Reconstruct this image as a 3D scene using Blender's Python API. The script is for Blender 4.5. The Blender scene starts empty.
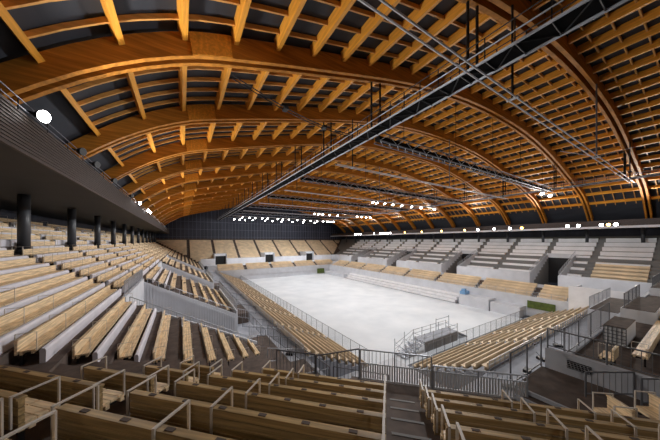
import bpy, bmesh, math, random
from mathutils import Vector, Matrix
random.seed(7)
C = bpy.context.scene.collection
E = 14.5                                   # eye height above the arena floor
XC, ARCH0, BAY = 36.25, 7.10, 8.12         # centre line of the hall, first arch, arch spacing
YF = 121.0                                 # far end wall

# ------------------------------------------------------------------ materials
def mat(name, col, rough=.6, metal=0.0, var=0.0, scale=(1, 1, 1), nscale=4.0, spec=.4, bump=0.0, col2=None, detail=4.0):
    m = bpy.data.materials.new(name); m.use_nodes = True
    nt = m.node_tree; b = nt.nodes['Principled BSDF']
    b.inputs['Base Color'].default_value = (*col, 1)
    b.inputs['Roughness'].default_value = rough
    b.inputs['Metallic'].default_value = metal
    b.inputs['Specular IOR Level'].default_value = spec
    if var > 0 or col2:
        tc = nt.nodes.new('ShaderNodeTexCoord'); mp = nt.nodes.new('ShaderNodeMapping')
        mp.inputs['Scale'].default_value = scale
        nz = nt.nodes.new('ShaderNodeTexNoise'); nz.inputs['Scale'].default_value = nscale
        nz.inputs['Detail'].default_value = detail
        cr = nt.nodes.new('ShaderNodeValToRGB')
        c2 = col2 or tuple(max(0, c * (1 - var)) for c in col)
        c1 = col if col2 else tuple(min(1, c * (1 + var * .6)) for c in col)
        cr.color_ramp.elements[0].position = .3; cr.color_ramp.elements[1].position = .7
        cr.color_ramp.elements[0].color = (*c2, 1); cr.color_ramp.elements[1].color = (*c1, 1)
        nt.links.new(tc.outputs['Object'], mp.inputs['Vector'])
        nt.links.new(mp.outputs['Vector'], nz.inputs['Vector'])
        nt.links.new(nz.outputs['Fac'], cr.inputs['Fac'])
        nt.links.new(cr.outputs['Color'], b.inputs['Base Color'])
        if bump:
            bp = nt.nodes.new('ShaderNodeBump'); bp.inputs['Strength'].default_value = bump
            nt.links.new(nz.outputs['Fac'], bp.inputs['Height']); nt.links.new(bp.outputs['Normal'], b.inputs['Normal'])
    return m

def emit(name, col, s):
    m = bpy.data.materials.new(name); m.use_nodes = True
    b = m.node_tree.nodes['Principled BSDF']
    b.inputs['Base Color'].default_value = (*col, 1)
    b.inputs['Emission Color'].default_value = (*col, 1)
    b.inputs['Emission Strength'].default_value = s
    return m

M = dict(
    glulam=mat('glulam_wood', (.50, .20, .03), .55, var=.35, scale=(.25, 1.6, 5), nscale=1.6, spec=.12),
    purlin=mat('purlin_wood', (.84, .37, .045), .5, var=.25, scale=(4, .3, 4), nscale=1.8),
    batten=mat('batten_wood', (.70, .36, .10), .5, var=.2, scale=(.4, 4, 4), nscale=1.5),
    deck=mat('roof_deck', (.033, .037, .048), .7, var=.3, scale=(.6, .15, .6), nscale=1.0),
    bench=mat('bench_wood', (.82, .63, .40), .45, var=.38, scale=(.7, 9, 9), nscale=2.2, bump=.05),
    back=mat('bench_wood_shaded', (.42, .285, .13), .5, var=.5, scale=(.45, 9, 13), nscale=2.0, bump=.05),  # bench wood darkened in colour to stand for the dim foreground light
    far=mat('distant_bench_wood', (.80, .64, .44), .5, var=.2, nscale=.6),
    cover=mat('grey_bench_cover', (.72, .70, .76), .55, var=.12, nscale=1.3),
    white=mat('white_sheet', (.86, .85, .87), .6, var=.08, nscale=.7),
    rubber=mat('rubber_floor', (.105, .078, .066), .8, var=.35, nscale=2.5),
    dark=mat('dark_rubber', (.016, .014, .013), .6),
    concrete=mat('grey_concrete', (.36, .375, .42), .7, var=.18, nscale=.8),
    lightgrey=mat('light_grey_panel', (.62, .63, .67), .55, var=.1, nscale=.6),
    court=mat('court_floor', (.80, .82, .85), .6, nscale=.22, spec=.25, col2=(.66, .69, .73), detail=8),
    steel=mat('galvanised_steel', (.50, .52, .57), .38, .75, var=.15, nscale=3),
    slat=mat('grey_slat_panel', (.76, .77, .80), .5, .25, var=.12, nscale=2),
    arm=mat('pale_armrest_paint', (.58, .52, .46), .45),
    truss=mat('truss_steel', (.17, .18, .22), .4, .4),
    pipe=mat('pale_pipe', (.72, .74, .80), .4, .1),
    black=mat('black_steel', (.018, .018, .020), .45, .3),
    column=mat('column_paint', (.058, .060, .068), .38),
    soffit=mat('soffit_panel', (.030, .028, .028), .65, var=.2, nscale=.5),
    fascia=mat('fascia_mesh', (.062, .046, .042), .6, var=.3, scale=(1, 1, 10), nscale=3),
    walldark=mat('dark_wall', (.042, .048, .075), .6, var=.3, scale=(1, 1, .2), nscale=.6),
    louvre=mat('louvre_strip', (.13, .15, .21), .5),
    rail=mat('dark_rail_paint', (.15, .155, .17), .4, .4),
    matte=mat('matte_black', (.006, .006, .007), .8, spec=.1),
    chord=mat('blue_grey_steel', (.42, .46, .54), .4, .2),
    nosing=mat('worn_nosing', (.20, .195, .19), .7),
    green=mat('green_mat', (.10, .14, .03), .75, var=.4, nscale=1.5),
    lens=emit('lamp_lens', (1, .98, .96), 30),
    warm=emit('warm_lamp_lens', (1, .55, .14), 14),
    blue=mat('blue_cloth', (.20, .38, .62), .6),
)

# ------------------------------------------------------------------ mesh builder
class MB:
    def __init__(s): s.v, s.f = [], []
    def poly(s, vs, fs):
        o = len(s.v); s.v += [tuple(v) for v in vs]; s.f += [tuple(o + i for i in f) for f in fs]; return s
    def box(s, a, b):
        (x0, y0, z0), (x1, y1, z1) = a, b
        vs = [(x, y, z) for x in (x0, x1) for y in (y0, y1) for z in (z0, z1)]
        return s.poly(vs, [(0, 1, 3, 2), (4, 6, 7, 5), (0, 4, 5, 1), (2, 3, 7, 6), (0, 2, 6, 4), (1, 5, 7, 3)])
    def bar(s, p, q, w, h=None, up=(0, 0, 1)):
        """rectangular bar from p to q, w wide, h deep along UP"""
        h = h or w; p, q = Vector(p), Vector(q); d = (q - p)
        if d.length < 1e-6: return s
        d.normalize(); u = Vector(up)
        if abs(d.dot(u)) > .98: u = Vector((1, 0, 0)) if abs(d.x) < .9 else Vector((0, 1, 0))
        r = d.cross(u).normalized(); u = r.cross(d).normalized()
        vs = []
        for c in (p, q):
            for a, b in ((-1, -1), (1, -1), (1, 1), (-1, 1)):
                vs.append(c + r * (a * w / 2) + u * (b * h / 2))
        return s.poly(vs, [(3, 2, 1, 0), (4, 5, 6, 7), (0, 1, 5, 4), (1, 2, 6, 5), (2, 3, 7, 6), (3, 0, 4, 7)])
    def tube(s, p, q, r, n=6, r2=None):
        p, q = Vector(p), Vector(q); d = q - p
        if d.length < 1e-6: return s
        d.normalize(); u = Vector((0, 0, 1)) if abs(d.z) < .95 else Vector((1, 0, 0))
        a = d.cross(u).normalized(); b = a.cross(d)
        vs = []
        for c, rr in ((p, r), (q, r2 if r2 is not None else r)):
            for i in range(n):
                t = 2 * math.pi * i / n
                vs.append(c + a * (rr * math.cos(t)) + b * (rr * math.sin(t)))
        fs = [(i, (i + 1) % n, n + (i + 1) % n, n + i) for i in range(n)]
        return s.poly(vs, fs + [tuple(range(n - 1, -1, -1)), tuple(range(n, 2 * n))])
    def prism(s, prof, a, b, axis='y'):
        """polygon PROF of (u, z) swept from a to b along axis; u is x (axis y) or y (axis x)"""
        n = len(prof)
        if axis == 'y': vs = [(u, a, z) for u, z in prof] + [(u, b, z) for u, z in prof]
        else: vs = [(a, u, z) for u, z in prof] + [(b, u, z) for u, z in prof]
        fs = [(i, (i + 1) % n, n + (i + 1) % n, n + i) for i in range(n)]
        return s.poly(vs, fs + [tuple(range(n)), tuple(range(2 * n - 1, n - 1, -1))])
    def mesh(s, name, mats, smooth=False):
        me = bpy.data.meshes.new(name); me.from_pydata(s.v, [], s.f)
        bm = bmesh.new(); bm.from_mesh(me); bmesh.ops.recalc_face_normals(bm, faces=bm.faces); bm.to_mesh(me); bm.free()
        for m_ in (mats if isinstance(mats, (list, tuple)) else [mats]): me.materials.append(m_)
        if smooth:
            for p in me.polygons: p.use_smooth = True
        return me
    def build(s, name, m_, parent=None, smooth=False):
        return link(name, s.mesh(name, m_, smooth), parent)

def link(name, me, parent=None):
    o = bpy.data.objects.new(name, me); C.objects.link(o)
    if parent: o.parent = parent
    return o
def tag(o, label, cat, group=None, kind=None):
    if label: o['label'] = label
    if cat: o['category'] = cat
    if group: o['group'] = group
    if kind: o['kind'] = kind
    return o
def thing(name, label, cat, loc=(0, 0, 0), rz=0, group=None):
    o = link(name, None); o.location = loc; o.rotation_euler = (0, 0, rz); o.empty_display_size = .2
    return tag(o, label, cat, group)
def struct(name, mb, m_):
    o = mb.build(name, m_); o['kind'] = 'structure'; return o

ORD = ['first', 'second', 'third', 'fourth', 'fifth', 'sixth', 'seventh', 'eighth', 'ninth', 'tenth', 'eleventh', 'twelfth',
       'thirteenth', 'fourteenth', 'fifteenth', 'sixteenth', 'seventeenth', 'eighteenth', 'nineteenth', 'twentieth',
       'twenty-first', 'twenty-second', 'twenty-third', 'twenty-fourth', 'twenty-fifth', 'twenty-sixth', 'twenty-seventh',
       'twenty-eighth', 'twenty-ninth', 'thirtieth', 'thirty-first', 'thirty-second', 'thirty-third', 'thirty-fourth']

# ------------------------------------------------------------------ court and floors
struct('floor', MB().box((18.4, 19.0, -.3), (54.2, 92.6, 0)), M['court'])
struct('floor_base', MB().box((-15, -12, -.8), (88, 124, -.31)), M['concrete'])
W = E - 10.9
struct('floor_walkway', MB().box((4.6, 4.0, W - .4), (9.95, 103, W)).box((9.95, 4.0, W - .4), (66, 9.95, W)), M['concrete'])
struct('floor_corner', MB().box((9.95, 9.95, 0), (21.4, 20.3, E - 13.9)), M['lightgrey'])

# ------------------------------------------------------------------ terraces
def left_top(d): return E - 15.88 + .57 * d       # bench-top height at distance d from the court edge
ROWX = [4.45, 3.35, 2.25, 1.15, .05, -1.05, -2.1, -3.15, -4.2, -5.05, -5.9, -6.75, -7.6, -8.45, -9.3, -10.15, -11.0, -11.85, -12.7]
DL = [18.5 - x for x in ROWX]
def steps(d0, n):
    """(u, z) step profile by distance from the court: one tread per bench row"""
    p = []
    for i in range(n):
        f = left_top(DL[i]) - .8
        p += [((DL[i - 1] if i else DL[0] - 1.0) + .10, f), (DL[i] + .10, f)]
    return p
N_UP = 19
NLOW = 8                                    # vomitories cut the lowest eight rows
D0 = DL[0]
def terrace(name, d_lo, d_hi, conv, spans, axis, base):
    mb = MB()
    pts = [(u, z) for u, z in steps(D0, N_UP) if d_lo - .01 <= u <= d_hi + .01]
    if d_hi < 90 and pts[-1][1] > pts[-2][1] and abs(pts[-1][0] - pts[-2][0]) < 1e-6: pts.pop()
    pts = [(pts[0][0], base)] + pts + [(pts[-1][0], base)]
    for a, b in spans: mb.prism([(conv(u), z) for u, z in pts], a, b, axis)
    return struct(name, mb, M['nosing' if 'right' in name else 'rubber'])
VOM_L = [(20.5, 29.4), (44.8, 53.7), (69.1, 78.0)]
VOM_R = [(17.0, 21.4), (38.0, 42.4), (60.0, 64.4), (82.0, 86.4)]
def gaps(a, b, holes):
    out = []; x = a
    for h0, h1 in holes: out.append((x, h0)); x = h1
    return out + [(x, b)]
d_split = DL[NLOW - 1] + .10
terrace('floor_terrace_left_upper', d_split, 99, lambda d: 18.5 - d, [(-6, 123)], 'y', E - 7)
terrace('floor_terrace_left_lower', 0, d_split, lambda d: 18.5 - d, gaps(9, 108, VOM_L), 'y', E - 10.6)
terrace('floor_terrace_right_upper', d_split, 99, lambda d: 54.0 + d, [(-8, 123)], 'y', E - 7)
terrace('floor_terrace_right_lower', 0, d_split, lambda d: 54.0 + d, gaps(-2, 108, VOM_R), 'y', E - 10.6)
terrace('floor_terrace_far', 0, 99, lambda d: 92.0 + d, [(-12, 84)], 'x', E - 10.6)
struct('floor_terrace_near', MB().box((12.2, .4, E - 11), (66, 3.42, E - 5.2)).box((16.5, -2, E - 11), (66, .4, E - 4.7)).box((16.5, -6, E - 11), (66, -2, E - 4.2)), M['rubber'])

# corner terrace in (s, t): s to the right along the rows, t towards the court
R2 = math.sqrt(.5)
def st(s, t, z=0.0): return Vector((R2 * (s + t), R2 * (t - s), z))
TROW = [1.22 + .85 * i for i in range(7)]
def corner_top(t): return E - 1.2 - .4 * t
mb = MB()
def st_box(mb, s0, s1, t0, t1, z0, z1):
    vs = [st(s, t, z) for s in (s0, s1) for t in (t0, t1) for z in (z0, z1)]
    return mb.poly(vs, [(0, 1, 3, 2), (4, 6, 7, 5), (0, 4, 5, 1), (2, 3, 7, 6), (0, 2, 6, 4), (1, 5, 7, 3)])
for i in range(-5, 7):
    t = 1.22 + .85 * i
    st_box(mb, -13, 11, t - .1, t + .75, E - 8, corner_top(t) - .8)
st_box(mb, -4.6, 6.3, 7.07, 7.6, E - 8, E - 4.87)
struct('floor_terrace_corner', mb, M['rubber'])
mb = MB(); st_box(mb, -1.3, 6.4, 7.6, 9.15, E - 8, E - 5.2); st_box(mb, -4.6, -1.3, 7.6, 9.3, E - 8, E - 5.75)
struct('floor_corner_walkway', mb, M['rubber'])
mb = MB(); mb.box((5.3, 13.2, E - 11.4), (8.2, 17.2, E - 9.3)).box((5.3, 17.2, E - 11.4), (7.4, 24.5, E - 9.7)).box((5.6, 33, E - 11.4), (7.6, 38, E - 9.6)).box((5.6, 56, E - 11.4), (7.6, 60, E - 9.6))
struct('floor_landing', mb, M['rubber'])
# pale nosings of the centre stair
mb = MB()
for t in TROW:
    st_box(mb, .1, .78, t + .70, t + .76, corner_top(t) - .84, corner_top(t) - .79)
    st_box(mb, .1, .78, t + .28, t + .34, corner_top(t) - .98, corner_top(t) - .78)
struct('trim_stair_nosing', mb, M['nosing'])

# ------------------------------------------------------------------ walls, soffits, deck
mb = MB().box((-15.2, -10, E - 3), (-14.8, 124, E + 5)); struct('wall_left', mb, M['walldark'])
mb = MB().box((87.2, -10, E - 3), (87.6, 124, E + 5)); struct('wall_right', mb, M['walldark'])
mb = MB().box((-15, YF + 1.5, E - 6), (88, YF + 1.9, E + 20)); struct('wall_far', mb, M['walldark'])
mb = MB().box((-15, -11, E - 12), (88, -10.6, E + 20)); struct('wall_near', mb, M['walldark'])
mb = MB()
for i in range(60): mb.box((-8 + 1.5 * i, YF + 1.36, E - 1), (-7.9 + 1.5 * i, YF + 1.5, E + 15.5))
for z in (1.8, 5.2, 8.6): mb.box((-10, YF + 1.38, E + z), (84, YF + 1.5, E + z + .12))
struct('trim_far_louvre', mb, M['louvre'])
for nm, x0, x1 in (('ceiling_left_soffit', -14.8, -4.7), ('ceiling_right_soffit', 77.2, 87.2)):
    struct(nm, MB().box((x0, -10.5, E + 3.06), (x1, YF + 1.4, E + 4.3)), M['soffit'])
def fascia(nm, x, sgn):
    mb = MB()
    mb.box((min(x, x + sgn * .1), -10.5, E + 3.0), (max(x, x + sgn * .1), YF + 1.4, E + 4.4))
    for k in range(11):
        z = E + 3.12 + .115 * k
        mb.box((min(x + sgn * .1, x + sgn * .14), -10.5, z), (max(x + sgn * .1, x + sgn * .14), YF + 1.4, z + .05))
    struct(nm, mb, M['fascia'])
fascia('trim_left_fascia', -4.7, 1); fascia('trim_right_fascia', 77.2, -1)
struct('trim_right_ledge', MB().box((76.0, -10, E + 2.65), (77.0, YF + 1.3, E + 3.1)), M['lightgrey'])

PX = [0, 10, 18.5, 26.3, 32.3, 36, 39.4, 42.2, 44, 45.6]
PZ = [16.4, 15.9, 14.5, 12.6, 11.0, 9.85, 8.0, 5.8, 4.1, 2.5]
def _slopes():
    d = [(PZ[i + 1] - PZ[i]) / (PX[i + 1] - PX[i]) for i in range(len(PX) - 1)]
    return [0.0] + [(d[i - 1] + d[i]) / 2 for i in range(1, len(d))] + [d[-1]]
PM = _slopes()
def roof(x):
    """underside of the arches at x: height, slope"""
    a = abs(x - XC); sg = 1 if x >= XC else -1
    a = min(a, PX[-1] - 1e-6)
    i = max(k for k in range(len(PX) - 1) if PX[k] <= a)
    h = PX[i + 1] - PX[i]; t = (a - PX[i]) / h
    z = ((2 * t**3 - 3 * t**2 + 1) * PZ[i] + (t**3 - 2 * t**2 + t) * h * PM[i] + (-2 * t**3 + 3 * t**2) * PZ[i + 1] + (t**3 - t**2) * h * PM[i + 1])
    dz = ((6 * t**2 - 6 * t) * PZ[i] / h + (3 * t**2 - 4 * t + 1) * PM[i] + (-6 * t**2 + 6 * t) * PZ[i + 1] / h + (3 * t**2 - 2 * t) * PM[i + 1])
    return E + z, dz * sg
def off(x, o):
    """point at offset o above the arch underside, square to the curve"""
    z, m_ = roof(x); n = math.sqrt(1 + m_ * m_)
    return x - .4 * m_ / n * o, z + o / n
XS = [XC - 43.6 + 87.2 * i / 76 for i in range(77)]
XD = [XC - 45.2 + 90.4 * i / 76 for i in range(77)]
def ribbon(o0, o1, y0, y1, xs=XS):
    mb = MB(); vs = []
    for x in xs:
        (xa, za), (xb, zb) = off(x, o0), off(x, o1)
        vs += [(xa, y0, za), (xa, y1, za), (xb, y1, zb), (xb, y0, zb)]
    n = len(xs); fs = []
    for i in range(n - 1):
        a, b = 4 * i, 4 * i + 4
        fs += [(a + k, a + (k + 1) % 4, b + (k + 1) % 4, b + k) for k in range(4)]
    fs += [(3, 2, 1, 0), tuple(4 * n - 4 + k for k in range(4))]
    return mb.poly(vs, fs)
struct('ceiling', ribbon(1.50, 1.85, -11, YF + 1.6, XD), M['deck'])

# ------------------------------------------------------------------ roof arches, purlins, battens
KS = list(range(-1, 15))
def arch_y(k): return ARCH0 + BAY * k
beam_me = ribbon(0, 1.3, -.14, .14).mesh('glulam_beam', M['glulam'])
low = MB()
for sgn in (-1, 1):
    r_ = ribbon(-.0, .28, sgn * .14 - .05, sgn * .14 + .05); low.poly(r_.v, r_.f)
def kname(k): return {-1: 'arch above the near corner behind the first one', }.get(k, None)
spl = ribbon(.02, 1.27, -.35, -.285, [.5 + i * .2 for i in range(11)])
spl_me = spl.mesh('splice_plate', M['purlin'])
for n, k in enumerate(KS[:-1]):
    t = thing('roof_arch', f'twin orange glulam roof arch spanning the hall, {ORD[n]} from the camera end', 'arch', (0, arch_y(k), 0), 0, 'roof arches across the hall')
    for sgn in (-1, 1):
        b = link('glulam_beam', beam_me, t); b.location = (0, sgn * .31, 0)
    b = link('splice_plate', spl_me, t); b.location = (0, -.14, 0)

pur_me = MB().box((-.13, .0, 0), (.13, BAY - .92, .66)).mesh('roof_purlin', M['purlin'])
rest = MB()
NB = 0
for k in KS[:-2]:
    for j in range(-16, 17):
        x = 35.85 + 2.55 * j
        for _ in range(4): x += 35.85 + 2.55 * j - off(x, .8)[0]
        px, pz = off(x, .80); _, m_ = roof(x)
        if k <= 7:
            o = link('roof_purlin', pur_me); o.location = (px, arch_y(k) + .46, pz); o.rotation_euler = (0, -math.atan(m_), 0)
            side = 'left' if j <= 0 else 'right'; q = j + 16 if j <= 0 else 16 - j
            tag(o, f'orange roof purlin, {ORD[q]} from the {side} eaves, between {ORD[k + 1]} and {ORD[k + 2]} arches', 'roof beam', 'roof purlins between the arches')
        else:
            rm = Matrix.Rotation(-math.atan(m_), 4, 'Y')
            b = MB().box((-.13, .0, 0), (.13, BAY - .92, .66))
            rest.poly([rm @ Vector(v) + Vector((px, arch_y(k) + .46, pz)) for v in b.v], b.f)
o = rest.build('distant_roof_purlin', M['purlin']); tag(o, 'many small orange roof beams over the far end of the hall', 'roof beams', 'roof purlins between the arches', 'stuff')
bat_me = ribbon(1.20, 1.46, -.05, .05, [XC - 41.2 + 82.4 * i / 70 for i in range(71)]).mesh('roof_batten', M['batten'])
for n, k in enumerate(KS[:-2]):
    for i in range(5):
        o = link('roof_batten', bat_me); o.location = (0, arch_y(k) + BAY * (i + 1) / 6, 0)
        tag(o, f'thin curved wooden batten under the dark deck, {ORD[i]} of five past the {ORD[n]} arch', 'batten', 'roof battens between the arches')

# ------------------------------------------------------------------ columns
col_me = MB().tube((0, 0, -.6), (0, 0, 3.06), .29, 28).mesh('column', M['column'], True)
for side, x in (('left', -8.9), ('right', 81.4)):
    for k in range(-1, 14):
        y = 7.95 + 8.09 * k
        if side == 'right' and k < 0: continue
        if side == 'left' and k < 2: continue
        d = (18.5 - x) if side == 'left' else x - 54
        t = thing('column', f'dark round column under the {side} gallery soffit, {ORD[k - (2 if side == "left" else 0)]} from the near end', 'column', (x, y, E), 0, f'columns under the {side} gallery')
        c = link('shaft', col_me, t)
        MB().tube((0, 0, -.8), (0, 0, -.55), .36, 20).build('base_collar', M['column'], t)

# ------------------------------------------------------------------ benches
def facing_rot(f): return math.atan2(-f[0], f[1])      # local +y to facing f
def planks(mb, L, y0, y1, z0, z1, n, axis):
    g = .012
    for i in range(n):
        if axis == 'z':
            a = z0 + (z1 - z0) * i / n; b = z0 + (z1 - z0) * (i + 1) / n
            mb.box((0, y0, a + (g if i else 0)), (L, y1, b))
        else:
            a = y0 + (y1 - y0) * i / n; b = y0 + (y1 - y0) * (i + 1) / n
            mb.box((0, a + (g if i else 0), z0), (L, b, z1))
_c = {}
def cached(key, fn):
    if key not in _c: _c[key] = fn()
    return _c[key]
def seat_me(L, seg):
    def f():
        mb = MB(); x = 0; n = max(1, round(L / seg)); w = L / n
        for i in range(n):
            for q in range(3):
                y = .07 + .118 * q; mb.box((i * w + .014, y, .41), ((i + 1) * w - .014, y + .108, .455))
        mb.box((0, .10, .34), (L, .16, .41)); mb.box((0, .33, .34), (L, .39, .41))
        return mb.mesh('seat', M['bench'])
    return cached(('seat', round(L, 2), seg), f)
def back_me(L, m_):
    def f():
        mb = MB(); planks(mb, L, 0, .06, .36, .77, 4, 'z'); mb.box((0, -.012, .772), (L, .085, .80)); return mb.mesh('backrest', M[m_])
    return cached(('back', round(L, 2), m_), f)
def panel_me(L, m_, h, y=.50):
    def f():
        mb = MB()
        mb.poly([(x, yy, zz) for x in (0, L) for yy, zz in ((y, 0), (y + .13, 0), (y + .14, h - .09), (y + .11, h - .02), (y + .04, h), (y - .0, h - .05))],
                [(0, 1, 2, 3, 4, 5), (11, 10, 9, 8, 7, 6)] + [(i, (i + 1) % 6, 6 + (i + 1) % 6, 6 + i) for i in range(6)])
        return mb.mesh('front_panel', M[m_])
    return cached(('panel', round(L, 2), m_, h, y), f)
def arm_me():
    mb = MB(); w = .034
    mb.bar((0, -.05, .44), (0, -.05, .855), w, .018, (0, 1, 0)); mb.bar((0, -.059, .85), (0, .42, .85), w, .018); mb.bar((0, .41, .40), (0, .41, .855), w, .018, (0, 1, 0))
    return mb.mesh('armrest', M['arm'])
ARM = arm_me()
def thin_arm_me():
    mb = MB(); mb.bar((0, .0, .44), (0, .0, .98), .03, .012, (0, 1, 0)); mb.bar((0, 0, .975), (0, .43, .975), .03, .012); mb.bar((0, .43, .40), (0, .43, .975), .03, .012, (0, 1, 0))
    return mb.mesh('armrest', M['arm'])
ARM2 = thin_arm_me()
SLOT = MB().box((-.055, .012, .799), (.055, .062, .808)).mesh('slot_pad', M['rubber'])
BRK = MB().box((-.02, .06, 0), (.02, .12, .36)).box((-.02, .06, .30), (.02, .44, .345)).mesh('bracket', M['black'])

def bench(label, group, org, f, L, detail=1, panel=None, arms=(), seg=.47, ph=.46, back='bench', name='bench', cat='bench'):
    """org: left end of the backrest's back at floor level, seen from behind it"""
    rz = facing_rot(f)
    if detail == 0:
        def fn():
            mb = MB(); mb.box((0, 0, .36), (L, .06, .80)); mb.box((0, .06, .40), (L, .48, .455)); mb.box((0, .2, 0), (L, .26, .40))
            return mb.mesh('bench', M['far'])
        o = link(name, cached(('b0', round(L, 2)), fn)); o.location = org; o.rotation_euler = (0, 0, rz)
        return tag(o, label, cat, group)
    t = thing(name, label, cat, org, rz, group)
    link('seat', seat_me(L, seg), t); bk = link('backrest', back_me(L, back), t)
    if panel: link('front_panel', panel_me(L, panel, ph), t)
    n = max(2, round(L / 2.2) + 1)
    for i in range(n): link('bracket', BRK, t).location = (.15 + (L - .3) * i / (n - 1), 0, 0)
    for a in arms: link('armrest', ARM if detail == 2 else ARM2, t).location = (a, 0, 0)
    if detail == 2:
        x = .4
        while x < L - .2: link('slot_pad', SLOT, bk).location = (x, 0, 0); x += .62
    return t

# foreground rows of the corner block (facing the court along +t)
FN = (R2, R2)
def corner_bench(i, s0, s1, arms, label):
    t = TROW[i]; o = st(s0, t, corner_top(t) - .8)
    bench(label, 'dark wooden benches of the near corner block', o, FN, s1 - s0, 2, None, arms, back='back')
ROWN = ['nearest the camera', 'second from the camera', 'third from the camera', 'fourth from the camera', 'fifth from the camera', 'sixth from the camera', 'front row by the slatted fence']
lefts = {0: (-7.4, -4.6), 1: (-8.2, -4.6), 2: (-8.6, -4.55), 3: (-6.3, -4.5), 4: (-5.7, -4.5), 5: (-5.5, -4.5)}
for i, (a, b) in lefts.items():
    L = b - a; corner_bench(i, a, b, (.02, L - .03) if i > 2 else (L - .03,), f'dark wooden bench left of the narrow left-hand aisle, row {ROWN[i]}')
for i in range(7):
    a = -3.9 if i < 6 else -3.5
    mid = (-2.38 if i else -3.1) - a
    L = -.0 - a
    corner_bench(i, a, -.0, (.02, mid, L - .03), f'long dark wooden bench left of the centre stair, row {ROWN[i]}')
for i in range(7):
    b = [7.2, 7.4, 7.6, 7.6, 7.4, 7.0, 6.6][i]
    corner_bench(i, .85, b, (.03, 1.95, 3.5, 5.1), f'long dark wooden bench right of the centre stair, row {ROWN[i]}')

# left stand: upper rows
def near_y(x):
    T = [(-14, 4.6), (-8.9, 7.9), (-4, 11.0), (-3, 11.5), (-2, 12.1), (-1, 12.6), (0, 13.2), (1, 14.0), (2.65, 15.4), (4.4, 17.6)]
    for (a, b), (c, d) in zip(T, T[1:]):
        if x <= c: return b + (d - b) * (x - a) / (c - a)
    return T[-1][1]
stuff = MB()
def add_rest(org, f, L, panel=False):
    rm = Matrix.Translation(org) @ Matrix.Rotation(facing_rot(f), 4, 'Z')
    mb = MB(); mb.box((0, 0, .36), (L, .06, .80)); mb.box((0, .06, .40), (L, .48, .455))
    if panel: mb.box((0, .50, 0), (L, .60, .40))
    else: mb.box((0, .2, 0), (L, .26, .40))
    stuff.poly([rm @ Vector(v) for v in mb.v], mb.f)
AIS = [22.2 + 8.09 * m_ for m_ in range(12)]
BLK = ['beside the near corner', 'second block from near corner', 'third block from near corner', 'fourth block from near corner', 'fifth block from near corner', 'sixth block from near corner']
restp = []
for i in range(N_UP):
    d = DL[i]; x = 18.5 - d; z = left_top(d) - .8; low_ = i < NLOW
    ymax = 92 + d - 1.2
    for bl in range(12):
        a = near_y(x) if bl == 0 else AIS[bl - 1] + .5; b = AIS[bl] - .5
        if bl == 0 and low_: b = 19.8
        if low_:
            hit = [h for h in VOM_L if a < h[1] and b > h[0]]
            if bl == 0: pass
            elif hit:
                h = hit[0]
                if b - h[1] > 3 and a < h[1]: a = h[1] + .1
                elif h[0] - a > 3: b = h[0] - .6
                else: continue
        b = min(b, ymax)
        if b - a < 1.5: continue
        if -.95 < x + 8.9 < .35 and bl > 0: a = max(a, 7.95 + 8.09 * (bl + 1) + .5)
        L = round(b - a, 2); org = Vector((x, b, z))            # left end seen from behind: facing +x, local x runs to -y
        r_ = N_UP - 1 - i
        pn = 'cover' if i >= 6 else None
        if bl <= 4:
            arms = [L - .05, L - 2.2] + ([L - 4.4, .03] if bl < 2 else [.03])
            arms = [q for q in arms if 0 < q < L]
            bench(f'left stand bench, {ORD[r_]} row from the back, {BLK[bl]}', 'benches of the left upper stand', org, (1, 0), L, 1, pn, arms if bl <= 2 else ())
        else: restp.append((org, (1, 0), L, i >= 5))

# left lower tier (nine rows down to the court fence)
def low_floor(j): return E - 11.0 - .40 * j
SEC = ['nearest the corner', 'second from the corner', 'third from the corner', 'fourth from the corner', 'fifth from the corner', 'sixth from the corner', 'seventh from the corner']
mbt = MB()
for j in range(9):
    mbt.box((9.9 + .9 * j, 20.3, 0), (9.9 + .9 * (j + 1), 92, low_floor(j)))
struct('floor_tier_left', mbt, M['concrete'])
cuts = [19.9, 29.2, 39.9, 50.6, 61.4, 72.1, 82.9, 91.5]
for j in range(9):
    for q in range(7):
        a, b = cuts[q] + .5, cuts[q + 1] - .5
        org = Vector((10.05 + .9 * j, b, low_floor(j)))
        if q < 4: bench(f'lower left tier bench, {ORD[8 - j]} row from court, section {SEC[q]}', 'benches of the lower left tier', org, (1, 0), b - a, 0)
        else: restp.append((org, (1, 0), b - a, False))
# near lower tier
mbt = MB()
for j in range(9): mbt.box((21.4, 9.9 + .9 * j, 0), (57.3, 9.9 + .9 * (j + 1), low_floor(j)))
struct('floor_tier_near', mbt, M['concrete'])
ncut = [21.2, 31.9, 39.2, 48.6, 57.2]
for j in range(9):
    for q in range(4):
        a, b = ncut[q] + .5, ncut[q + 1] - .5
        org = Vector((a, 10.05 + .9 * j, low_floor(j)))
        bench(f'near lower tier bench, {ORD[8 - j]} row from court, {["left end section", "second section from the left", "third section from the left", "far right section"][q]}', 'benches of the near lower tier', org, (0, 1), b - a, 0)
mb = MB()
for q in ncut[1:-1]:
    for j in range(9): mb.box((q - .42, 9.95 + .9 * j, low_floor(j) - .02), (q + .42, 10.5 + .9 * j, low_floor(j) + .2))
for q in cuts[1:-1]:
    for j in range(9): mb.box((9.95 + .9 * j, q - .42, low_floor(j) - .02), (10.5 + .9 * j, q + .42, low_floor(j) + .2))
struct('floor_aisle_step', mb, M['rubber'])
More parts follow.
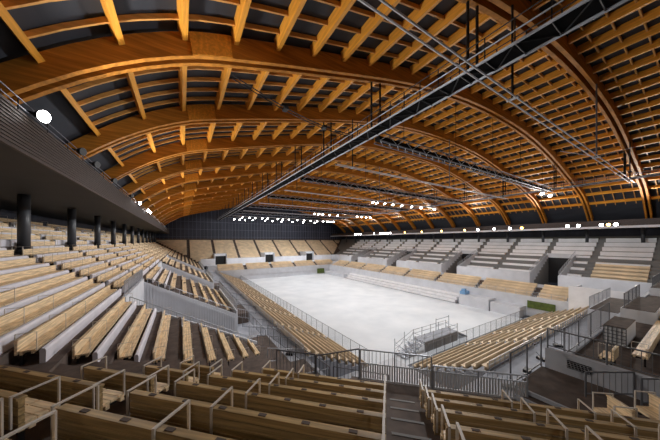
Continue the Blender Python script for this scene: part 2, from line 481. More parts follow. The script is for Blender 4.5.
# right lower tier
def rl_floor(j): return E - 11.3 + .45 * j
mbt = MB()
for j in range(5): mbt.box((57.4 + .9 * j, 13.5, 0), (57.4 + .9 * (j + 1), 104, rl_floor(j)))
mbt.box((61.9, 13.5, 0), (66, 104, E - 9.4))
struct('floor_tier_right', mbt, M['lightgrey'])
rc = [13.6] + [18.7 + 10.75 * q for q in range(7)] + [92.5]
for j in range(5):
    for q in range(8):
        a, b = rc[q] + .55, rc[q + 1] - .55
        org = Vector((58.25 + .9 * j, a, rl_floor(j)))
        if q < 4: bench(f'lower right tier bench, {ORD[j]} row from court, section {SEC[q]}', 'benches of the lower right tier', org, (-1, 0), b - a, 0)
        else: restp.append((org, (-1, 0), b - a, False))
mb = MB()
for q in rc[1:-1]:
    for j in range(5):
        mb.box((57.38 + .9 * j, q - .5, rl_floor(j) - .44), (58.3 + .9 * j, q + .5, rl_floor(j) + .03))
struct('trim_right_stair', mb, M['rubber'])
# far lower tier
mbt = MB()
for j in range(5): mbt.box((8, 93.2 + .9 * j, 0), (66, 93.2 + .9 * (j + 1), rl_floor(j)))
mbt.box((8, 97.7, 0), (66, 104, E - 9.4))
struct('floor_tier_far', mbt, M['lightgrey'])
fc = [10.5 + 10.2 * q for q in range(6)]
for j in range(5):
    for q in range(5):
        a, b = fc[q] + .6, fc[q + 1] - .6
        restp.append((Vector((b, 94.05 + .9 * j, rl_floor(j))), (0, -1), b - a, False))
mb = MB()
for q in fc[1:-1]:
    for j in range(5): mb.box((q - .6, 93.18 + .9 * j, rl_floor(j) - .44), (q + .6, 94.1 + .9 * j, rl_floor(j) + .03))
struct('trim_far_stair', mb, M['rubber'])
# far upper tier
fu = [11.6 - 9.4, 11.6, 21.0, 30.4, 39.8, 49.2, 58.6, 68.0, 77.4]
for i in range(N_UP - 3):
    d = DL[i]; z = left_top(d) - .8; lo, hi = 18.5 - d + 1.2, 54 + d - 1.2
    for a, b in zip([-11] + fu, fu + [86]):
        a, b = max(a + .55, lo), min(b - .55, hi)
        if b - a < 1.2: continue
        if i < 5 and any(abs((a + b) / 2 - c) < 5.2 for c in (13.1, 32.8, 52.5)):
            for c in (13.1, 32.8, 52.5):
                if a < c < b:
                    if c - 2.4 - a > 1: restp.append((Vector((c - 2.4, 92 + d, z)), (0, -1), c - 2.4 - a, False))
                    if b - c - 2.4 > 1: restp.append((Vector((b, 92 + d, z)), (0, -1), b - c - 2.4, False))
                    break
            else: restp.append((Vector((b, 92 + d, z)), (0, -1), b - a, False))
        else: restp.append((Vector((b, 92 + d, z)), (0, -1), b - a, False))
# near upper rows at the right edge of the view
for n, (a, b, y, z) in enumerate(((16.1, 24.2, 1.45, -5.2), (25.2, 33.5, 1.45, -5.2), (17.6, 24.2, .5, -4.7), (25.2, 33.5, .5, -4.7), (14.7, 15.6, 2.15, -5.2))):
    bench(['slatted bench at the right edge in front of the gridded box', 'farther slatted bench in line behind the gridded box', 'slatted bench one step above the right edge bench', 'farther slatted bench one step up near the right stand', 'tiny short bench inside the railed block'][n], 'benches of the near upper stand', Vector((a, y, E + z)), (0, 1), b - a, 1, None, (.03,))
# right upper stand: sheeted double rows above, bare wooden rows below in the nearest blocks
ra = [-2.2, 5.8] + [13.9 + BAY * q for q in range(12)]
def cov_me(L):
    def f():
        mb = MB()
        pr = [(.24, .50), (.76, .46), (.82, .40), (.85, -.42), (.78, -.42), (.75, .36), (.24, .43)]
        n = len(pr); mb.poly([(x, y, z) for x in (0, L) for y, z in pr], [tuple(range(n)), tuple(range(2 * n - 1, n - 1, -1))] + [(i, (i + 1) % n, n + (i + 1) % n, n + i) for i in range(n)])
        return mb.mesh('sheet', M['white'])
    return cached(('cov', round(L, 2)), f)
for q in range(13):
    a, b = ra[q] + .6, ra[q + 1] - .6
    for i in range(6 if q <= 1 else 8):
        ix = (6 if q <= 1 else 2) + 2 * i
        d = DL[ix]; z = left_top(d) - .8
        bb = min(b, 92 + d - 1.5); aa = max(a, 19.3 - d + 1.5)
        hit = [h for h in VOM_R if aa < h[1] + .3 and bb > h[0] - .3]
        if hit and ix < NLOW:
            h = hit[0]
            if h[0] - aa > bb - h[1]: bb = h[0] - .4
            else: aa = h[1] + .4
        if bb - aa < 2: continue
        t = thing('covered_bench', f'white sheeted right stand bench, {ORD[i]} from bottom, {ORD[q]} block from near corner', 'covered bench', Vector((54 + d, aa, z)), facing_rot((-1, 0)), 'sheeted benches of the right upper stand')
        link('sheet', cov_me(bb - aa), t)
        def fr():
            mb = MB(); L = bb - aa; mb.box((.05, .1, 0), (.1, .5, .42)); mb.box((L - .1, .1, 0), (L - .05, .5, .42)); mb.box((.03, .08, .40), (L - .03, .5, .44)); return mb.mesh('bench_frame', M['far'])
        link('bench_frame', cached(('cf', round(bb - aa, 2)), fr), t)
    for i in range(6):
        d = DL[i]; z = left_top(d) - .8
        aa, bb = a, b
        hit = [h for h in VOM_R if aa < h[1] + .3 and bb > h[0] - .3]
        if hit:
            h = hit[0]
            if h[0] - aa > bb - h[1]: bb = h[0] - .4
            else: aa = h[1] + .4
        if bb - aa < 1.5: continue
        if q <= 1: bench(f'bare wooden right stand bench, {ORD[i]} row up, {ORD[q]} block from near corner', 'wooden benches of the right upper stand', Vector((54 + d, aa, z)), (-1, 0), bb - aa, 0)
for r_ in restp: add_rest(*r_)
o = stuff.build('distant_bench', M['far'])
tag(o, 'countless small pale wooden benches in the far stands', 'benches', 'benches of the far stands', 'stuff')

# short benches on the landing at lower right
for q, (x, y, L) in enumerate(((9.3, 1.03, .6), (10.35, .45, .6))):
    bench(['short pale two-seat bench on the dark landing in front of the barred gate', 'short pale bench at the right edge below the barred fence'][q], 'short benches on the landing', Vector((x, y, E - 4.9)), (-.77, .64), L, 2, None, (.02, L - .03))

# ------------------------------------------------------------------ parapets, vomitories, barriers
def vom(nm, x0, x1, y0, y1, z0, z1, face):
    """grey box lining a vomitory; open towards the court"""
    mb = MB(); th = .18
    if face in ('+x', '-x'):
        mb.box((x0, y0, z0), (x1, y0 + th, z1)); mb.box((x0, y1 - th, z0), (x1, y1, z1))
        if face == '+x': mb.box((x0, y0, z0), (x0 + th, y1, z1 + 1.0))
        else: mb.box((x1 - th, y0, z0), (x1, y1, z1 + 1.0))
    else:
        mb.box((x0, y0, z0), (x0 + th, y1, z1)); mb.box((x1 - th, y0, z0), (x1, y1, z1)); mb.box((x0, y1 - th, z0), (x1, y1, z1 + .8))
    return struct(nm, mb, M['lightgrey'])
xs_ = 18.5 - d_split
mb = MB()
for (a, b) in VOM_L:
    mb.box((xs_ - .1, a, W), (xs_ + .1, b, left_top(d_split) - .2))
    # side walls follow the slope of the stand
    for y in (a - .1, b - .08):
        mb.prism([(xs_, W), (5.4, W), (5.4, E - 15.88 + .57 * 13.1 - .1), (xs_, left_top(d_split) - .45)], y, y + .18, 'y')
for (a, b) in VOM_L:
    for n in range(34):
        x = xs_ + .1 + .25 * n; zt = left_top(18.5 - x) - .55
        mb.box((x, b - .17, W), (x + .11, b - .07, zt))
struct('wall_left_passage', mb, M['lightgrey'])
mb = MB()
for (a, b) in VOM_L:
    for n in range(6): mb.box((xs_ + .1 + .0, a + .3, W), (xs_ + 1.9 - .28 * n, a + 3.4, W + .18 * (n + 1)))
struct('floor_passage_stair', mb, M['concrete'])
struct('wall_left_parapet', MB().box((5.35, 29.4, W), (5.55, 44.8, E - 8.1)).box((5.35, 53.7, W), (5.55, 69.1, E - 8.1)).box((5.35, 78, W), (5.55, 104, E - 8.1)), M['lightgrey'])
mb = MB(); cur = -4
for a, b in VOM_R + [(106, 107)]:
    mb.prism([(64.7, E - 9.6), (64.9, E - 9.6), (65.3, E - 6.9), (65.0, E - 6.9)], cur, a - .3, 'y')
    mb.prism([(66.3, E - 9.6), (66.5, E - 9.6), (66.7, E - 7.0), (66.4, E - 7.0)], cur, a - .3, 'y')
    cur = b + .3
struct('wall_right_parapet', mb, M['lightgrey'])
xr = 54 + d_split
mb = MB(); mbd = MB()
for a, b in VOM_R:
    for y in (a - .3, b + .12): mb.prism([(64.8, E - 10), (xr, E - 10), (xr, left_top(d_split) + .3), (64.8, E - 7.1)], y, y + .18, 'y')
    mb.box((xr - .1, a - .3, left_top(d_split) - .5), (xr + .1, b + .3, left_top(d_split) + .5))
    mbd.box((xr - .2, a, E - 10), (xr - .05, b, left_top(d_split) - .5))
struct('wall_right_passage', mb, M['lightgrey']); struct('passage_dark_1', mbd, M['black'])  # black plates paint in the darkness of the passage openings
mb = MB(); cur = 6
for c in (13.1, 32.8, 52.5, 75):
    mb.prism([(102.7, E - 9.6), (102.9, E - 9.6), (103.3, E - 6.9), (103.0, E - 6.9)], cur, c - 2.2, 'x'); cur = c + 2.2
struct('wall_far_parapet', mb, M['lightgrey'])
for n, c in enumerate((13.1, 32.8, 52.5)):
    struct(f'wall_far_passage_{n + 1}', MB().box((c - 2.2, 103, E - 9.6), (c - 2.0, 110, E - 5.2)).box((c + 2.0, 103, E - 9.6), (c + 2.2, 110, E - 5.2)).box((c - 2.2, 104.5, E - 6.0), (c + 2.2, 104.7, E - 5.0)), M['lightgrey'])
    struct(f'passage_dark_{n + 2}', MB().box((c - 2.0, 104.8, E - 9.6), (c + 2.0, 105.0, E - 6.0)), M['black'])  # black plate painted in for the unlit depth of the opening
# court-edge barriers
struct('wall_far_barrier', MB().box((18.4, 92.4, 0), (54.4, 92.7, 1.35)).box((10, 93.0, 1.3), (66, 93.25, E - 10.7)), M['lightgrey'])
struct('wall_right_barrier', MB().box((57.2, 13.5, 0), (57.4, 104, E - 10.7)), M['lightgrey'])
struct('wall_right_low', MB().box((54.2, 19.5, 0), (57.2, 24.6, 1.9)).box((54.2, 24.9, 0), (57.2, 31.2, 2.3)).box((54.2, 77, 0), (57.2, 92, 1.2)), M['lightgrey'])
struct('wall_near_white', MB().box((57.2, 13.2, E - 12.5), (63.6, 13.45, E - 8.2)).box((56.9, 6.0, E - 12.5), (57.15, 13.45, E - 7.75)), M['white'])
struct('floor_right_near_corner', MB().box((57.4, 3.5, 0), (66, 13.2, E - 10.1)), M['concrete'])
o = MB().box((57.0, 15.2, E - 12.9), (57.15, 19.3, E - 11.5)).build('green_panel', M['green']); tag(o, 'green mat panel low on the right wall at the near end of court', 'panel')
o = MB().box((50.5, 92.1, .3), (54.0, 92.3, 2.4)).build('green_panel', M['green']); tag(o, 'small green panel at the far right corner of the court', 'panel')

# white movable seating along the right court edge
t = thing('movable_seating', 'long white stepped movable seating along the right edge of the court', 'seating', (54.3, 32.2, 0))
for n in range(3):
    MB().box((.95 * n + .12, 0, 0), (.95 * n + .95, 44, .48 + .62 * n)).build('riser', M['slat'], t)
    MB().box((.95 * n, 0, .48 + .62 * n), (.95 * n + .95, 44, .62 + .62 * n)).box((.95 * n - .02, 0, .14 + .62 * n), (.95 * n + .05, 44, .62 + .62 * n)).build('seat_cover', M['white'], t)
o = MB().box((54.6, 30.0, 2.32), (56.5, 31.2, 3.0)).box((54.9, 30.2, 3.1), (55.6, 31, 3.5)).build('equipment_bundle', M['blue']); tag(o, 'pale blue bundle on the wall beside the white movable seating', 'bundle')

# ------------------------------------------------------------------ railings
def railing(label, group, p, q, h, style='bars', m_='steel', post=1.6, bar=.14, cat='railing', name='railing', solid=0.0, r=.022):
    p, q = Vector(p), Vector(q); L = (q - p).length; d = (q - p) / L
    t = thing(name, label, cat, p, 0, group)
    def P(u, z): return d * u + Vector((0, 0, z))
    n = max(1, round(L / post))
    MB().tube(P(0, h), P(L, h), r * 1.25, 6).build('top_rail', M[m_], t)
    pm = cached(('post', h, r, m_), lambda: MB().tube((0, 0, 0), (0, 0, h), r * 1.2, 6).mesh('post', M[m_]))
    for i in range(n + 1): link('post', pm, t).location = P(L * i / n, 0)
    z0 = solid + .08 if solid else .1
    MB().tube(P(0, z0), P(L, z0), r, 5).build('bottom_rail', M[m_], t)
    if style == 'bars':
        mb = MB(); k = max(1, int(L / bar))
        for i in range(1, k): mb.bar(P(L * i / k, z0), P(L * i / k, h), .014)
        mb.build('balusters', M[m_], t)
    elif style == 'rails':
        mb = MB()
        for f in (.4, .7): mb.tube(P(0, h * f), P(L, h * f), r * .8, 5)
        mb.build('middle_rails', M[m_], t)
    if solid:
        mb = MB(); k = int(L / .085)
        for i in range(k):
            mb.bar(P(L * (i + .17) / k, .06 + solid / 2), P(L * (i + .83) / k, .06 + solid / 2), .012, solid)
        mb.bar(P(0, .06), P(L, .06), .04, .06)
        mb.build('slat_panel', M['slat'], t)
    return t

def fz(s, t): return st(s, t, E - 5.2)
railing('steel fence with grey slat panel in front of the centre stair', 'fences of the corner walkway', fz(-.95, 9.0), fz(1.55, 9.0), 1.13, solid=.55, post=1.25)
railing('lower steel fence with grey slat panel right of the centre stair', 'fences of the corner walkway', fz(1.6, 9.0), fz(4.45, 9.0), .82, solid=.55, post=1.7)
railing('tall barred steel fence left of the slatted fence below the left benches', 'fences of the corner walkway', st(-4.4, 9.1, E - 5.75), st(-2.75, 9.1, E - 5.75), 1.25, post=.85, m_='rail')
railing('barred steel fence with stair slope between slatted fence and left tall fence', 'fences of the corner walkway', st(-2.7, 9.1, E - 5.75), st(-1.0, 9.1, E - 5.3), 1.2, post=.9, m_='rail')
railing('dark tall barred fence along the left edge of the brown landing', 'fences of the brown landing', (9.35, 3.62, E - 4.9), (12.0, 3.62, E - 4.9), 1.15, bar=1.3, post=1.3, m_='rail')
railing('barred fence on top of the railed block facing the walkway', 'fences of the railed block', (14.3, 3.52, E - 5.1), (22.8, 3.52, E - 5.1), 1.25, m_='rail', post=2.1, bar=.2)
railing('barred fence on the left edge of the railed block above the grille', 'fences of the railed block', (12.1, .4, E - 4.15), (12.1, 3.45, E - 4.15), .75, m_='rail', bar=.2)
railing('free-standing barred gate panel in front of the grey block', 'gate panels of the landing', (10.75, 2.15, E - 4.88), (12.0, 1.35, E - 4.88), .78, m_='rail', bar=.17)
railing('second barred gate panel at the right picture edge', 'gate panels of the landing', (11.5, 1.15, E - 4.85), (13.0, .15, E - 4.85), .8, m_='rail', bar=.17)
railing('steel rail of the stair below the left lower tier corner', 'rails of the corner stairs', (8.3, 13.0, E - 9.3), (11, 10.8, E - 9.6), 1.2, bar=.3, m_='rail')
railing('barred steel fence at the foot of the left block benches', 'rails of the corner stairs', (8.2, 13.3, E - 9.3), (7.5, 24.3, E - 9.7), 1.1, m_='rail')
railing('slanting steel rail behind the slat fence left of centre', 'rails of the corner stairs', (5.2, 12.0, E - 8.4), (8.0, 13.1, E - 9.3), 1.1, bar=.4, m_='rail')
railing('grey slatted fence across the end of the nearest left block', 'fences of the left passages', (-2.9, 20.2, E - 4.6), (4.9, 20.2, E - 8.9), .95, post=1.0)
railing('grey slatted fence topping the far side of the first left passage', 'fences of the left passages', (-2.9, 29.5, E - 4.6), (5.2, 29.5, E - 8.9), .95, post=1.0)
railing('steel rail on the back wall of the first left passage', 'fences of the left passages', (xs_, 20.7, left_top(d_split) - .2), (xs_, 29.3, left_top(d_split) - .2), 1.0, post=1.4)
railing('long barred rail in front of the left upper stand, near length', 'rails of the left walkway', (5.45, 29.6, E - 8.1), (5.45, 44.7, E - 8.1), .9)
railing('long barred rail in front of the left upper stand, middle length', 'rails of the left walkway', (5.45, 54, E - 8.1), (5.45, 69, E - 8.1), .9, bar=.2)
railing('long barred rail in front of the left upper stand, far length', 'rails of the left walkway', (5.45, 78.2, E - 8.1), (5.45, 103, E - 8.1), .9, bar=.25)
railing('long barred rail behind the left lower tier', 'rails of the left walkway', (9.75, 20.5, W), (9.75, 91, W), 1.1, bar=.16, post=1.8)
railing('fence between court and left lower tier', 'fences along the court', (18.35, 21, 0), (18.35, 92, 0), 1.9, bar=.22, post=1.8, m_='rail')
railing('fence between court and near lower tier', 'fences along the court', (26, 18.85, 0), (54, 18.85, 0), 1.7, bar=.2, post=1.7, m_='rail')
railing('rail along the back of the near lower tier benches', 'rails of the near walkway', (21.4, 9.75, W), (57, 9.75, W), 1.05, 'rails', post=.9)
railing('rail along the far side of the near walkway', 'rails of the near walkway', (14.8, 4.9, E - 8.6), (27, 4.9, E - 8.6), 1.2, post=1.5)
railing('barred rail on the near walkway towards the right stand', 'rails of the near walkway', (27.5, 5.2, E - 8.6), (50, 5.2, E - 8.6), 1.2, post=1.5)
railing('rail in front of the lower right tier', 'rails of the right tiers', (57.3, 14, E - 10.7), (57.3, 103, E - 10.7), .9, 'rails', post=1.8)
railing('rail in front of the far lower tier', 'rails of the far tiers', (10, 93.1, E - 10.7), (65, 93.1, E - 10.7), .9, 'rails', post=2)
for n, (a, b) in enumerate(VOM_R):
    railing(f'rail on the near side of the {ORD[n]} passage of the right stand', 'rails of the right passages', (65.1, a - .2, E - 7), (xr, a - .2, left_top(d_split) + .2), .95, post=1.2, bar=.2)
    railing(f'rail on the far side of the {ORD[n]} passage of the right stand', 'rails of the right passages', (65.1, b + .2, E - 7), (xr, b + .2, left_top(d_split) + .2), .95, post=1.2, bar=.2)
for n, y in enumerate((20.2, 30, 38, 46, 54)):
    zt = left_top(18.5 + 11.6) - .8
    railing(f'pale guard rail on the back rows of the left stand beyond the {ORD[n]} column', 'guard rails behind the columns', (-11.6, y, zt), (-11.6, y + 3.2, zt), 1.05, 'rails', post=.8, m_='pipe')

for n, y in enumerate((18.5, 21.5, 24.5, 27.5, 31.5, 35, 39, 44, 50, 57, 66)):
    railing(f'slanting stair rail across the left walkway, {ORD[n]} from the camera', 'stair rails of the left walkway', (5.7, y, E - 9.5), (9.4, y + 1.2, W), 1.1, bar=.26, post=1.3, m_='rail' if n % 2 else 'steel')
railing('dark barred fence along the middle of the left walkway', 'stair rails of the left walkway', (7.5, 25, W + .4), (7.5, 62, W + .4), 1.1, bar=.3, post=1.8, m_='rail')
# brown landing block at lower right
struct('floor_brown_landing', MB().box((9.62, .2, E - 8), (12.0, 3.6, E - 4.9)), M['rubber'])
mb = MB().box((9.34, .9, E - 8), (9.62, 3.5, E - 5.05)).box((9.06, .9, E - 8), (9.34, 3.45, E - 5.2)); struct('floor_landing_step', mb, M['rubber'])
struct('trim_landing_nosing', MB().box((9.56, .9, E - 5.0), (9.64, 3.55, E - 4.885)).box((9.27, .9, E - 5.2), (9.35, 3.5, E - 5.035)), M['concrete'])
struct('wall_landing_block', MB().box((12.0, -2, E - 10.9), (12.2, 3.5, E - 4.15)).box((12.2, 3.42, E - 10.9), (66, 3.62, E - 5.1)), M['concrete'])
struct('floor_landing_lower', MB().box((7.6, -1.5, E - 8), (12.0, .2, E - 4.95)), M['rubber'])
t = thing('vent_grille', 'small black grille in the grey side of the railed block', 'grille', (11.98, 2.27, E - 4.62))
MB().box((-.02, 0, 0), (.02, .6, .27)).build('backing', M['black'], t)
mb = MB()
for i in range(7): mb.bar((-.03, .02 + .09 * i, .02), (-.03, .08 + .09 * i, .25), .012)
for i in range(4): mb.bar((-.03, 0, .03 + .07 * i), (-.03, .6, .03 + .07 * i), .01)
mb.build('grid', M['steel'], t)
# pale railed boxes beyond it
struct('wall_near_box_far', MB().box((28.5, 3.6, E - 10.2), (36, 5.6, E - 5.6)), M['lightgrey'])
struct('floor_near_box_far', MB().box((28.6, 3.7, E - 5.6), (35.9, 5.5, E - 5.56)), M['rubber'])
t = thing('gridded_box', 'pale box with a gridded front and brown top beside the right edge bench', 'box', (18.4, 2.3, E - 5.2))
MB().box((.03, 0, 0), (2.6, .75, .88)).build('body', M['lightgrey'], t)
MB().box((.03, 0, .88), (2.6, .75, .92)).build('top', M['rubber'], t)
mb = MB()
for i in range(6): mb.bar((0, .15 * i, 0), (0, .15 * i, .88), .03)
for i in range(6): mb.bar((0, 0, .175 * i), (0, .75, .175 * i), .03)
mb.build('grid', M['rail'], t)
railing('rail on top of the pale box nearer the right stand', 'rails of the pale boxes', (28.6, 5.5, E - 5.56), (35.9, 5.5, E - 5.56), .95)

for n, (x, L) in enumerate(((24.8, 6.2), (38, 8))):
    struct('wall_near_platform' + ('_far' if n else ''), MB().box((x, 1.9, E - 5.2), (x + L, 3.35, E - 4.45)), M['lightgrey'])
    struct('floor_near_platform' + ('_far' if n else ''), MB().box((x + .08, 1.98, E - 4.45), (x + L - .08, 3.3, E - 4.42)), M['rubber'])
    railing(['barred rail on the brown-topped platform past the gridded box', 'barred rail on the farther brown-topped platform by the right stand'][n], 'rails of the pale boxes', (x + .1, 3.2, E - 4.42), (x + L - .1, 3.2, E - 4.42), .95, m_='rail', bar=.2)
# floor boxes on the grey walkways
for n, (x, y, z) in enumerate(((9.0, 14.6, W), (9.2, 17.5, W), (8.8, 21.5, W), (13.5, 7.4, W), (17.2, 7.8, W), (20.5, 8.1, W), (24.5, 8.3, W), (28, 8.4, W), (33, 8.6, W))):
    t = thing('work_light_box', f'small dark box on the grey walkway, {ORD[n]} {"along the left side" if n < 3 else "along the near side"}', 'box', (x, y, z), .4 + n, 'dark boxes on the walkways')
    MB().box((-.35, -.22, 0), (.35, .22, .22)).build('case', M['black'], t)
    MB().bar((-.1, 0, .22), (.45, .1, .55), .06).build('handle', M['steel'], t)

# scaffold stair and ramp at the near edge of the court
t = thing('scaffold_ramp', 'steel scaffold ramp and stair on the near edge of the court', 'scaffold', (22.6, 19.9, 0))
MB().box((4.2, 0, 1.25), (11.6, 1.8, 1.35)).build('deck', M['concrete'], t)
MB().box((4.2, -.02, 0), (11.6, .04, 1.25)).build('side_panel', M['nosing'], t)
MB().poly([(11.6, 0, 1.35), (14.4, 0, .03), (14.4, 1.8, .03), (11.6, 1.8, 1.35), (11.6, 0, 1.25), (14.4, 0, 0), (14.4, 1.8, 0), (11.6, 1.8, 1.25)],
          [(0, 1, 2, 3), (7, 6, 5, 4), (0, 4, 5, 1), (1, 5, 6, 2), (2, 6, 7, 3), (3, 7, 4, 0)]).build('ramp', M['slat'], t)
for n in range(6): MB().box((.6 + .6 * n, 0, .2 * n + .12), (1.25 + .6 * n, 1.8, .2 * n + .2)).build('stair_tread', M['steel'], t)
for x in (.6, 2.4, 4.2, 6.0, 7.9, 9.8, 11.6):
    for y in (0, 1.8): MB().tube((x, y, 0), (x, y, 1.3 + (1.2 if x > 4 else .5 + .3 * x)), .05, 6).build('upright', M['steel'], t)
mb = MB()
for y in (0, 1.8):
    for a, b in (((.6, 1.2), (4.2, 2.45)), ((4.2, 2.4), (11.6, 2.4)), ((4.2, 1.9), (11.6, 1.9)), ((.6, 0), (2.4, 1.6)), ((2.4, 0), (4.2, 2.2)), ((.6, .6), (4.2, 1.9))): mb.tube((a[0], y, a[1]), (b[0], y, b[1]), .035, 5)
for x in (.6, 2.4, 4.2, 11.6): mb.tube((x, 0, 1.0), (x, 1.8, 1.6), .035, 5); mb.tube((x, 0, 2.0 if x > 4 else 1.2), (x, 1.8, 2.0 if x > 4 else 1.2), .035, 5)
mb.build('braces', M['steel'], t)
t = thing('guard_frame', 'tall steel guard frame standing on the court behind the scaffold ramp', 'frame', (34.0, 23.2, 0))
for x in (0, 3.4):
    MB().tube((x, 0, 0), (x, 0, 2.3), .06, 6).build('upright', M['steel'], t)
    MB().box((x - .4, -.4, 0), (x + .4, .4, .06)).build('foot_plate', M['steel'], t)
for z in (1.2, 2.1): MB().tube((0, 0, z), (3.4, 0, z), .045, 6).build('cross_bar', M['steel'], t)

# ------------------------------------------------------------------ catwalks, trusses, pipes
def catwalk(x, label):
    t = thing('catwalk', label, 'catwalk', (x, 0, E + 9.6), 0, 'catwalks under the roof'); y0, y1 = -3, YF - 2
    MB().box((-.6, y0, 0), (.6, y1, .07)).build('deck', M['matte'], t)
    for sx in (-.66, .66):
        mb = MB(); mb.tube((sx, y0, -.05), (sx, y1, -.05), .07, 8); mb.tube((sx, y0, .55), (sx, y1, .55), .04, 6); mb.build('chord', M['chord'], t)
        mb = MB(); mb.tube((sx, y0, 1.15), (sx, y1, 1.15), .03, 6)
        y = y0
        while y < y1: mb.bar((sx, y, 0), (sx, y, 1.15), .05); y += 1.35
        mb.build('handrail', M['black'], t)
    mb = MB(); y = y0; s_ = 1
    while y < y1 - 1.3: mb.tube((-.66 * s_, y, -.06), (.66 * s_, y + 1.35, -.06), .035, 5); mb.tube((-.66, y, -.06), (.66, y, -.06), .04, 5); y += 1.35; s_ = -s_
    mb.build('bracing', M['black'], t)
    for k in KS[1:-1]:
        zt = roof(x)[0] - E - 9.6
        for sx in (-.5, .5):
            MB().tube((sx, arch_y(k) + .32, 0), (sx, arch_y(k) + .32, roof(x + sx)[0] - E - 9.6 + .15), .085, 8).build('hanger', M['black'], t)
CW = (14.3, 58.2)
catwalk(CW[0], 'long dark catwalk hung under the left side of the roof')
catwalk(CW[1], 'long dark catwalk hung under the right side of the roof')

def lamp(label, group, loc, aim, warm=False, size=.30, lit=True):
    """floodlight: housing, lens, yoke"""
    loc = Vector(loc); d = (Vector(aim) - loc).normalized()
    t = thing('floodlight', label, 'floodlight', loc, 0, group)
    t.rotation_euler = d.to_track_quat('Z', 'Y').to_euler()
    key = ('lamp', size)
    hs = link('housing', cached(key + ('h',), lambda: MB().tube((0, 0, -size * .9), (0, 0, 0), size * .7, 14, size).tube((0, 0, -size * 1.3), (0, 0, -size * .9), size * .4, 10).mesh('housing', M['black'], False)), t)
    link('lens', cached(key + (warm, lit), lambda: MB().tube((0, 0, 0), (0, 0, .03), size * .92, 16).mesh('lens', (M['warm'] if warm else M['lens']) if lit else M['black'])), hs)
    link('yoke', cached(key + ('y',), lambda: MB().bar((-size * 1.1, 0, -size * .5), (-size * 1.1, 0, -size * 1.6), .05).bar((size * 1.1, 0, -size * .5), (size * 1.1, 0, -size * 1.6), .05).bar((-size * 1.1, 0, -size * 1.6), (size * 1.1, 0, -size * 1.6), .05).mesh('yoke', M['black'])), t)
    return t
X0, X1 = CW[0] + .7, CW[1] - .7
def truss(k, n):
    y = arch_y(k) + .9; t = thing('lighting_truss', f'grey lattice truss across the hall between the catwalks, {ORD[n]} from the camera end', 'truss', (0, y, E + 9.3), 0, 'lattice trusses under the roof')
    for yy in (-.4, .4):
        for z in (-.35, .4): MB().tube((X0, yy, z), (X1, yy, z), .055, 6).build('chord', M['truss'], t)
    mb = MB(); x = X0; s_ = 1
    while x < X1 - 1:
        for yy in (-.4, .4): mb.tube((x, yy, -.35 * s_ + .02), (x + 1.07, yy, .38 * s_ + .02), .03, 5)
        mb.tube((x, -.4, -.35), (x + 1.07, .4, -.35), .03, 5); mb.tube((x, -.4, .4), (x, .4, .4), .03, 5)
        x += 1.07; s_ = -s_
    mb.build('lattice', M['chord'], t)
    MB().box((X0, -.3, -.2), (X1, .3, .12)).build('cable_tray', M['matte'], t)
    for x in (18.5, 27.4, 36.25, 45.1, 54): MB().tube((x, 0, .3), (x, 0, roof(x)[0] - E - 9.3 + 1.3), .03, 6).build('hanger_rod', M['black'], t)
def pipes(k, n):
    y = arch_y(k) - .5; xa = 3.2 if k == 0 else X0; z0 = 8.75
    t = thing('pipe_batten', f'pale twin pipes hung across the hall under the roof, {ORD[n]} pair from the camera end', 'pipes', (0, y, E + z0), 0, 'twin pipes under the roof')
    for yy in (-.2, .2): MB().tube((xa, yy, 0), (X1, yy, 0), .05, 6).build('pipe', M['pipe'], t)
    for x in (17.3, 37.0, 55.5):
        MB().tube((x, 0, 0), (x, 0, roof(x)[0] - E - z0 + .1), .07, 8).build('hanger', M['black' if x != 37.0 else 'truss'], t)
        MB().bar((x, -.3, .0), (x, .3, .0), .12).build('clamp', M['pipe'], t)
    mb = MB(); mb.tube((37, 0, .1), (39.5, -2.2, .9), .03, 5); mb.tube((37, 0, .1), (34.5, 2.2, .9), .03, 5); mb.build('stay', M['pipe'], t)
for n, k in enumerate((1, 3, 5, 7, 9, 11)): truss(k, n)
for n, k in enumerate((0, 2, 4, 6, 8, 10)): pipes(k, n)
t = thing('cable', 'dark slack cable with clamps slung from the second arch to the left catwalk', 'cable')
mb = MB(); a, b = Vector((2.6, 15.2, E + 9.9)), Vector((13.6, 17.6, E + 9.7)); pts = [a.lerp(b, i / 12) - Vector((0, 0, .5 * math.sin(math.pi * i / 12))) for i in range(13)]
for p, q in zip(pts, pts[1:]): mb.tube(p, q, .035, 5); mb.tube(p + Vector((0, .3, 0)), q + Vector((0, .3, 0)), .035, 5)
mb.build('strand', M['black'], t)
for i in (4, 8): MB().box(tuple(pts[i] - Vector((.15, .1, .1))), tuple(pts[i] + Vector((.15, .4, .1)))).build('clamp', M['black'], t)

# floodlights on trusses and pipes
def tl(k, xs, where):
    y = arch_y(k) + (.9 if k % 2 else -.5)
    for n, x in enumerate(xs):
        lamp(f'white floodlight {where}, {ORD[n]} from the left', 'floodlights under the roof', (x, y - .1, E + 8.3), (XC + (x - XC) * .5, y + 2 * (55 - y) / 55 - 9.0, E - 8), size=.30)
tl(1, (53.6, 57.4), 'at the right end of the nearest lattice truss')
tl(4, (35, 36.2, 38.5, 41, 44, 47.5, 51, 56.5), 'on the third pair of pipes')
tl(7, (34.5, 36, 37.5, 40, 43, 51, 53, 55, 57), 'on the fourth lattice truss')
tl(10, (18, 20.5, 22.5, 25, 27, 31, 33, 35.5, 39, 42, 45, 48, 51, 53, 54.5, 56), 'on the sixth pair of pipes')
tl(11, (17, 19, 21, 24, 29, 32, 36, 41, 46, 52), 'on the last lattice truss')

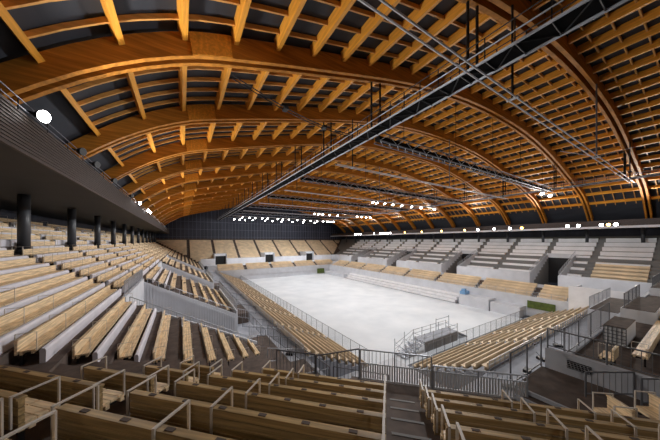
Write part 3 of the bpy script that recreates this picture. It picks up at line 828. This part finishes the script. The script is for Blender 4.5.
# floodlights and rail on the left fascia
t = thing('fascia_rail', 'pale pipe rail along the top of the left fascia', 'rail', (-4.55, 0, E + 4.4))
for z in (.06, .30): MB().tube((0, -6, z), (0, YF - 3, z), .022, 6).build('pipe', M['truss'], t)
mb = MB()
for i in range(62): mb.tube((0, -6 + 2 * i, -.1), (0, -6 + 2 * i, .30), .02, 5)
mb.build('posts', M['black'], t)
for n, (y, lit) in enumerate(((12.8, 1), (16.8, 0), (19.2, 0), (23.6, 0), (30.8, 0), (36, 1), (44, 1), (47, 1))):
    lamp(f'{"lit white" if lit else "unlit dark"} floodlight on the left fascia rail, {ORD[n]} from the camera', 'floodlights on the left fascia', (-4.25, y, E + 4.5), (6, y - 6, E + 2), size=.22 if lit else .2, lit=bool(lit))
for n, (y, w) in enumerate(((10.9, 0), (11.9, 1), (12.9, 0), (16.4, 0), (18.2, 0), (27, 1), (29.7, 0), (33.6, 0), (38, 0), (42, 1), (50, 1), (58, 1), (66, 1), (74, 0), (75.2, 0), (76.4, 0), (77.6, 0), (78.8, 0), (80, 0), (84, 0), (94, 0), (95.5, 0), (97, 0), (98.5, 0))):
    lamp(f'{"orange" if w else "white"} floodlight along the right fascia ledge, {ORD[n]} from the near end', 'floodlights on the right fascia', (76.3, y, E + 3.44), (40, y - 1, E - 9), warm=bool(w), size=.34)

# ------------------------------------------------------------------ light
def spot(x, y, z, aim, power, angle=150, col=(1, .97, .94), blend=.6, r=.35):
    l = bpy.data.lights.new('flood', 'SPOT'); l.energy = power; l.spot_size = math.radians(angle); l.spot_blend = blend
    l.color = col; l.shadow_soft_size = r
    o = bpy.data.objects.new('flood', l); C.objects.link(o); o.location = (x, y, z)
    o.rotation_euler = (Vector(aim) - Vector((x, y, z))).to_track_quat('-Z', 'Y').to_euler()
    return o
PW = 3500
COOL = (.97, .985, 1)
for k, xs in ((1, (24, 36, 48)), (4, (20, 30, 41, 52)), (7, (20, 30, 42, 52)), (10, (20, 31, 42, 52))):
    for x in xs: spot(x, arch_y(k) + 2.4, E + 7.6, (x, arch_y(k) + 4, 0), PW, col=COOL)
# spots without fixtures, added near catwalks and trusses to brighten the stands
for y in (12, 28, 44, 60, 78): spot(15.6, y, E + 7.8, (-3, y + 3, E - 3), 6800, 100, COOL)
for y in (12, 34, 58, 84): spot(56.8, y, E + 7.8, (74, y, E - 3), 4600, 100, COOL)
for x in (20, 38, 54): spot(x, 92, E + 7.6, (x, 112, E - 4), 6500, 100, COOL)
# lamps of the near gallery
for x in (-1, 10, 24, 42): spot(x, -8, E + 4.6, (x + 6, 12, E - 9), 480 if x < 20 else 1600, 110)
# wash spots added along both gallery ledges to brighten the roof, no fixtures
for y in (16, 32, 48, 64, 80, 100, 116): spot(-4.0, y, E + 4.95, (20, y - 16, E + 12), 3900, 130, (1, .95, .88), .8, .5)
for y in (8, 24, 40, 56, 72, 88, 108): spot(76.0, y, E + 4.4, (50, y - 14, E + 12), 7600, 130, (1, .93, .84), .8, .5)

w = bpy.data.worlds.new('World'); bpy.context.scene.world = w; w.use_nodes = True
w.node_tree.nodes['Background'].inputs['Color'].default_value = (.5, .55, .7, 1)
w.node_tree.nodes['Background'].inputs['Strength'].default_value = .03

# ------------------------------------------------------------------ camera
f_px = 239.0
cam = bpy.data.cameras.new('camera'); co = bpy.data.objects.new('camera', cam); C.objects.link(co)
cam.sensor_width = 36; cam.lens = 36 * f_px / 660; cam.shift_y = 21 / 660; cam.clip_start = .05; cam.clip_end = 400
co.location = (0, 0, E)
yaw = math.atan2(330 - 182, f_px)           # right of +y
co.rotation_euler = (math.radians(90), 0, -yaw)
sc = bpy.context.scene; sc.camera = co
sc.view_settings.view_transform = 'Standard'; sc.view_settings.look = 'None'
sc.view_settings.exposure = 0.0; sc.view_settings.gamma = 1.0
try: sc.view_settings.use_curve_mapping = False
except Exception: pass
sc.cycles.use_denoising = True
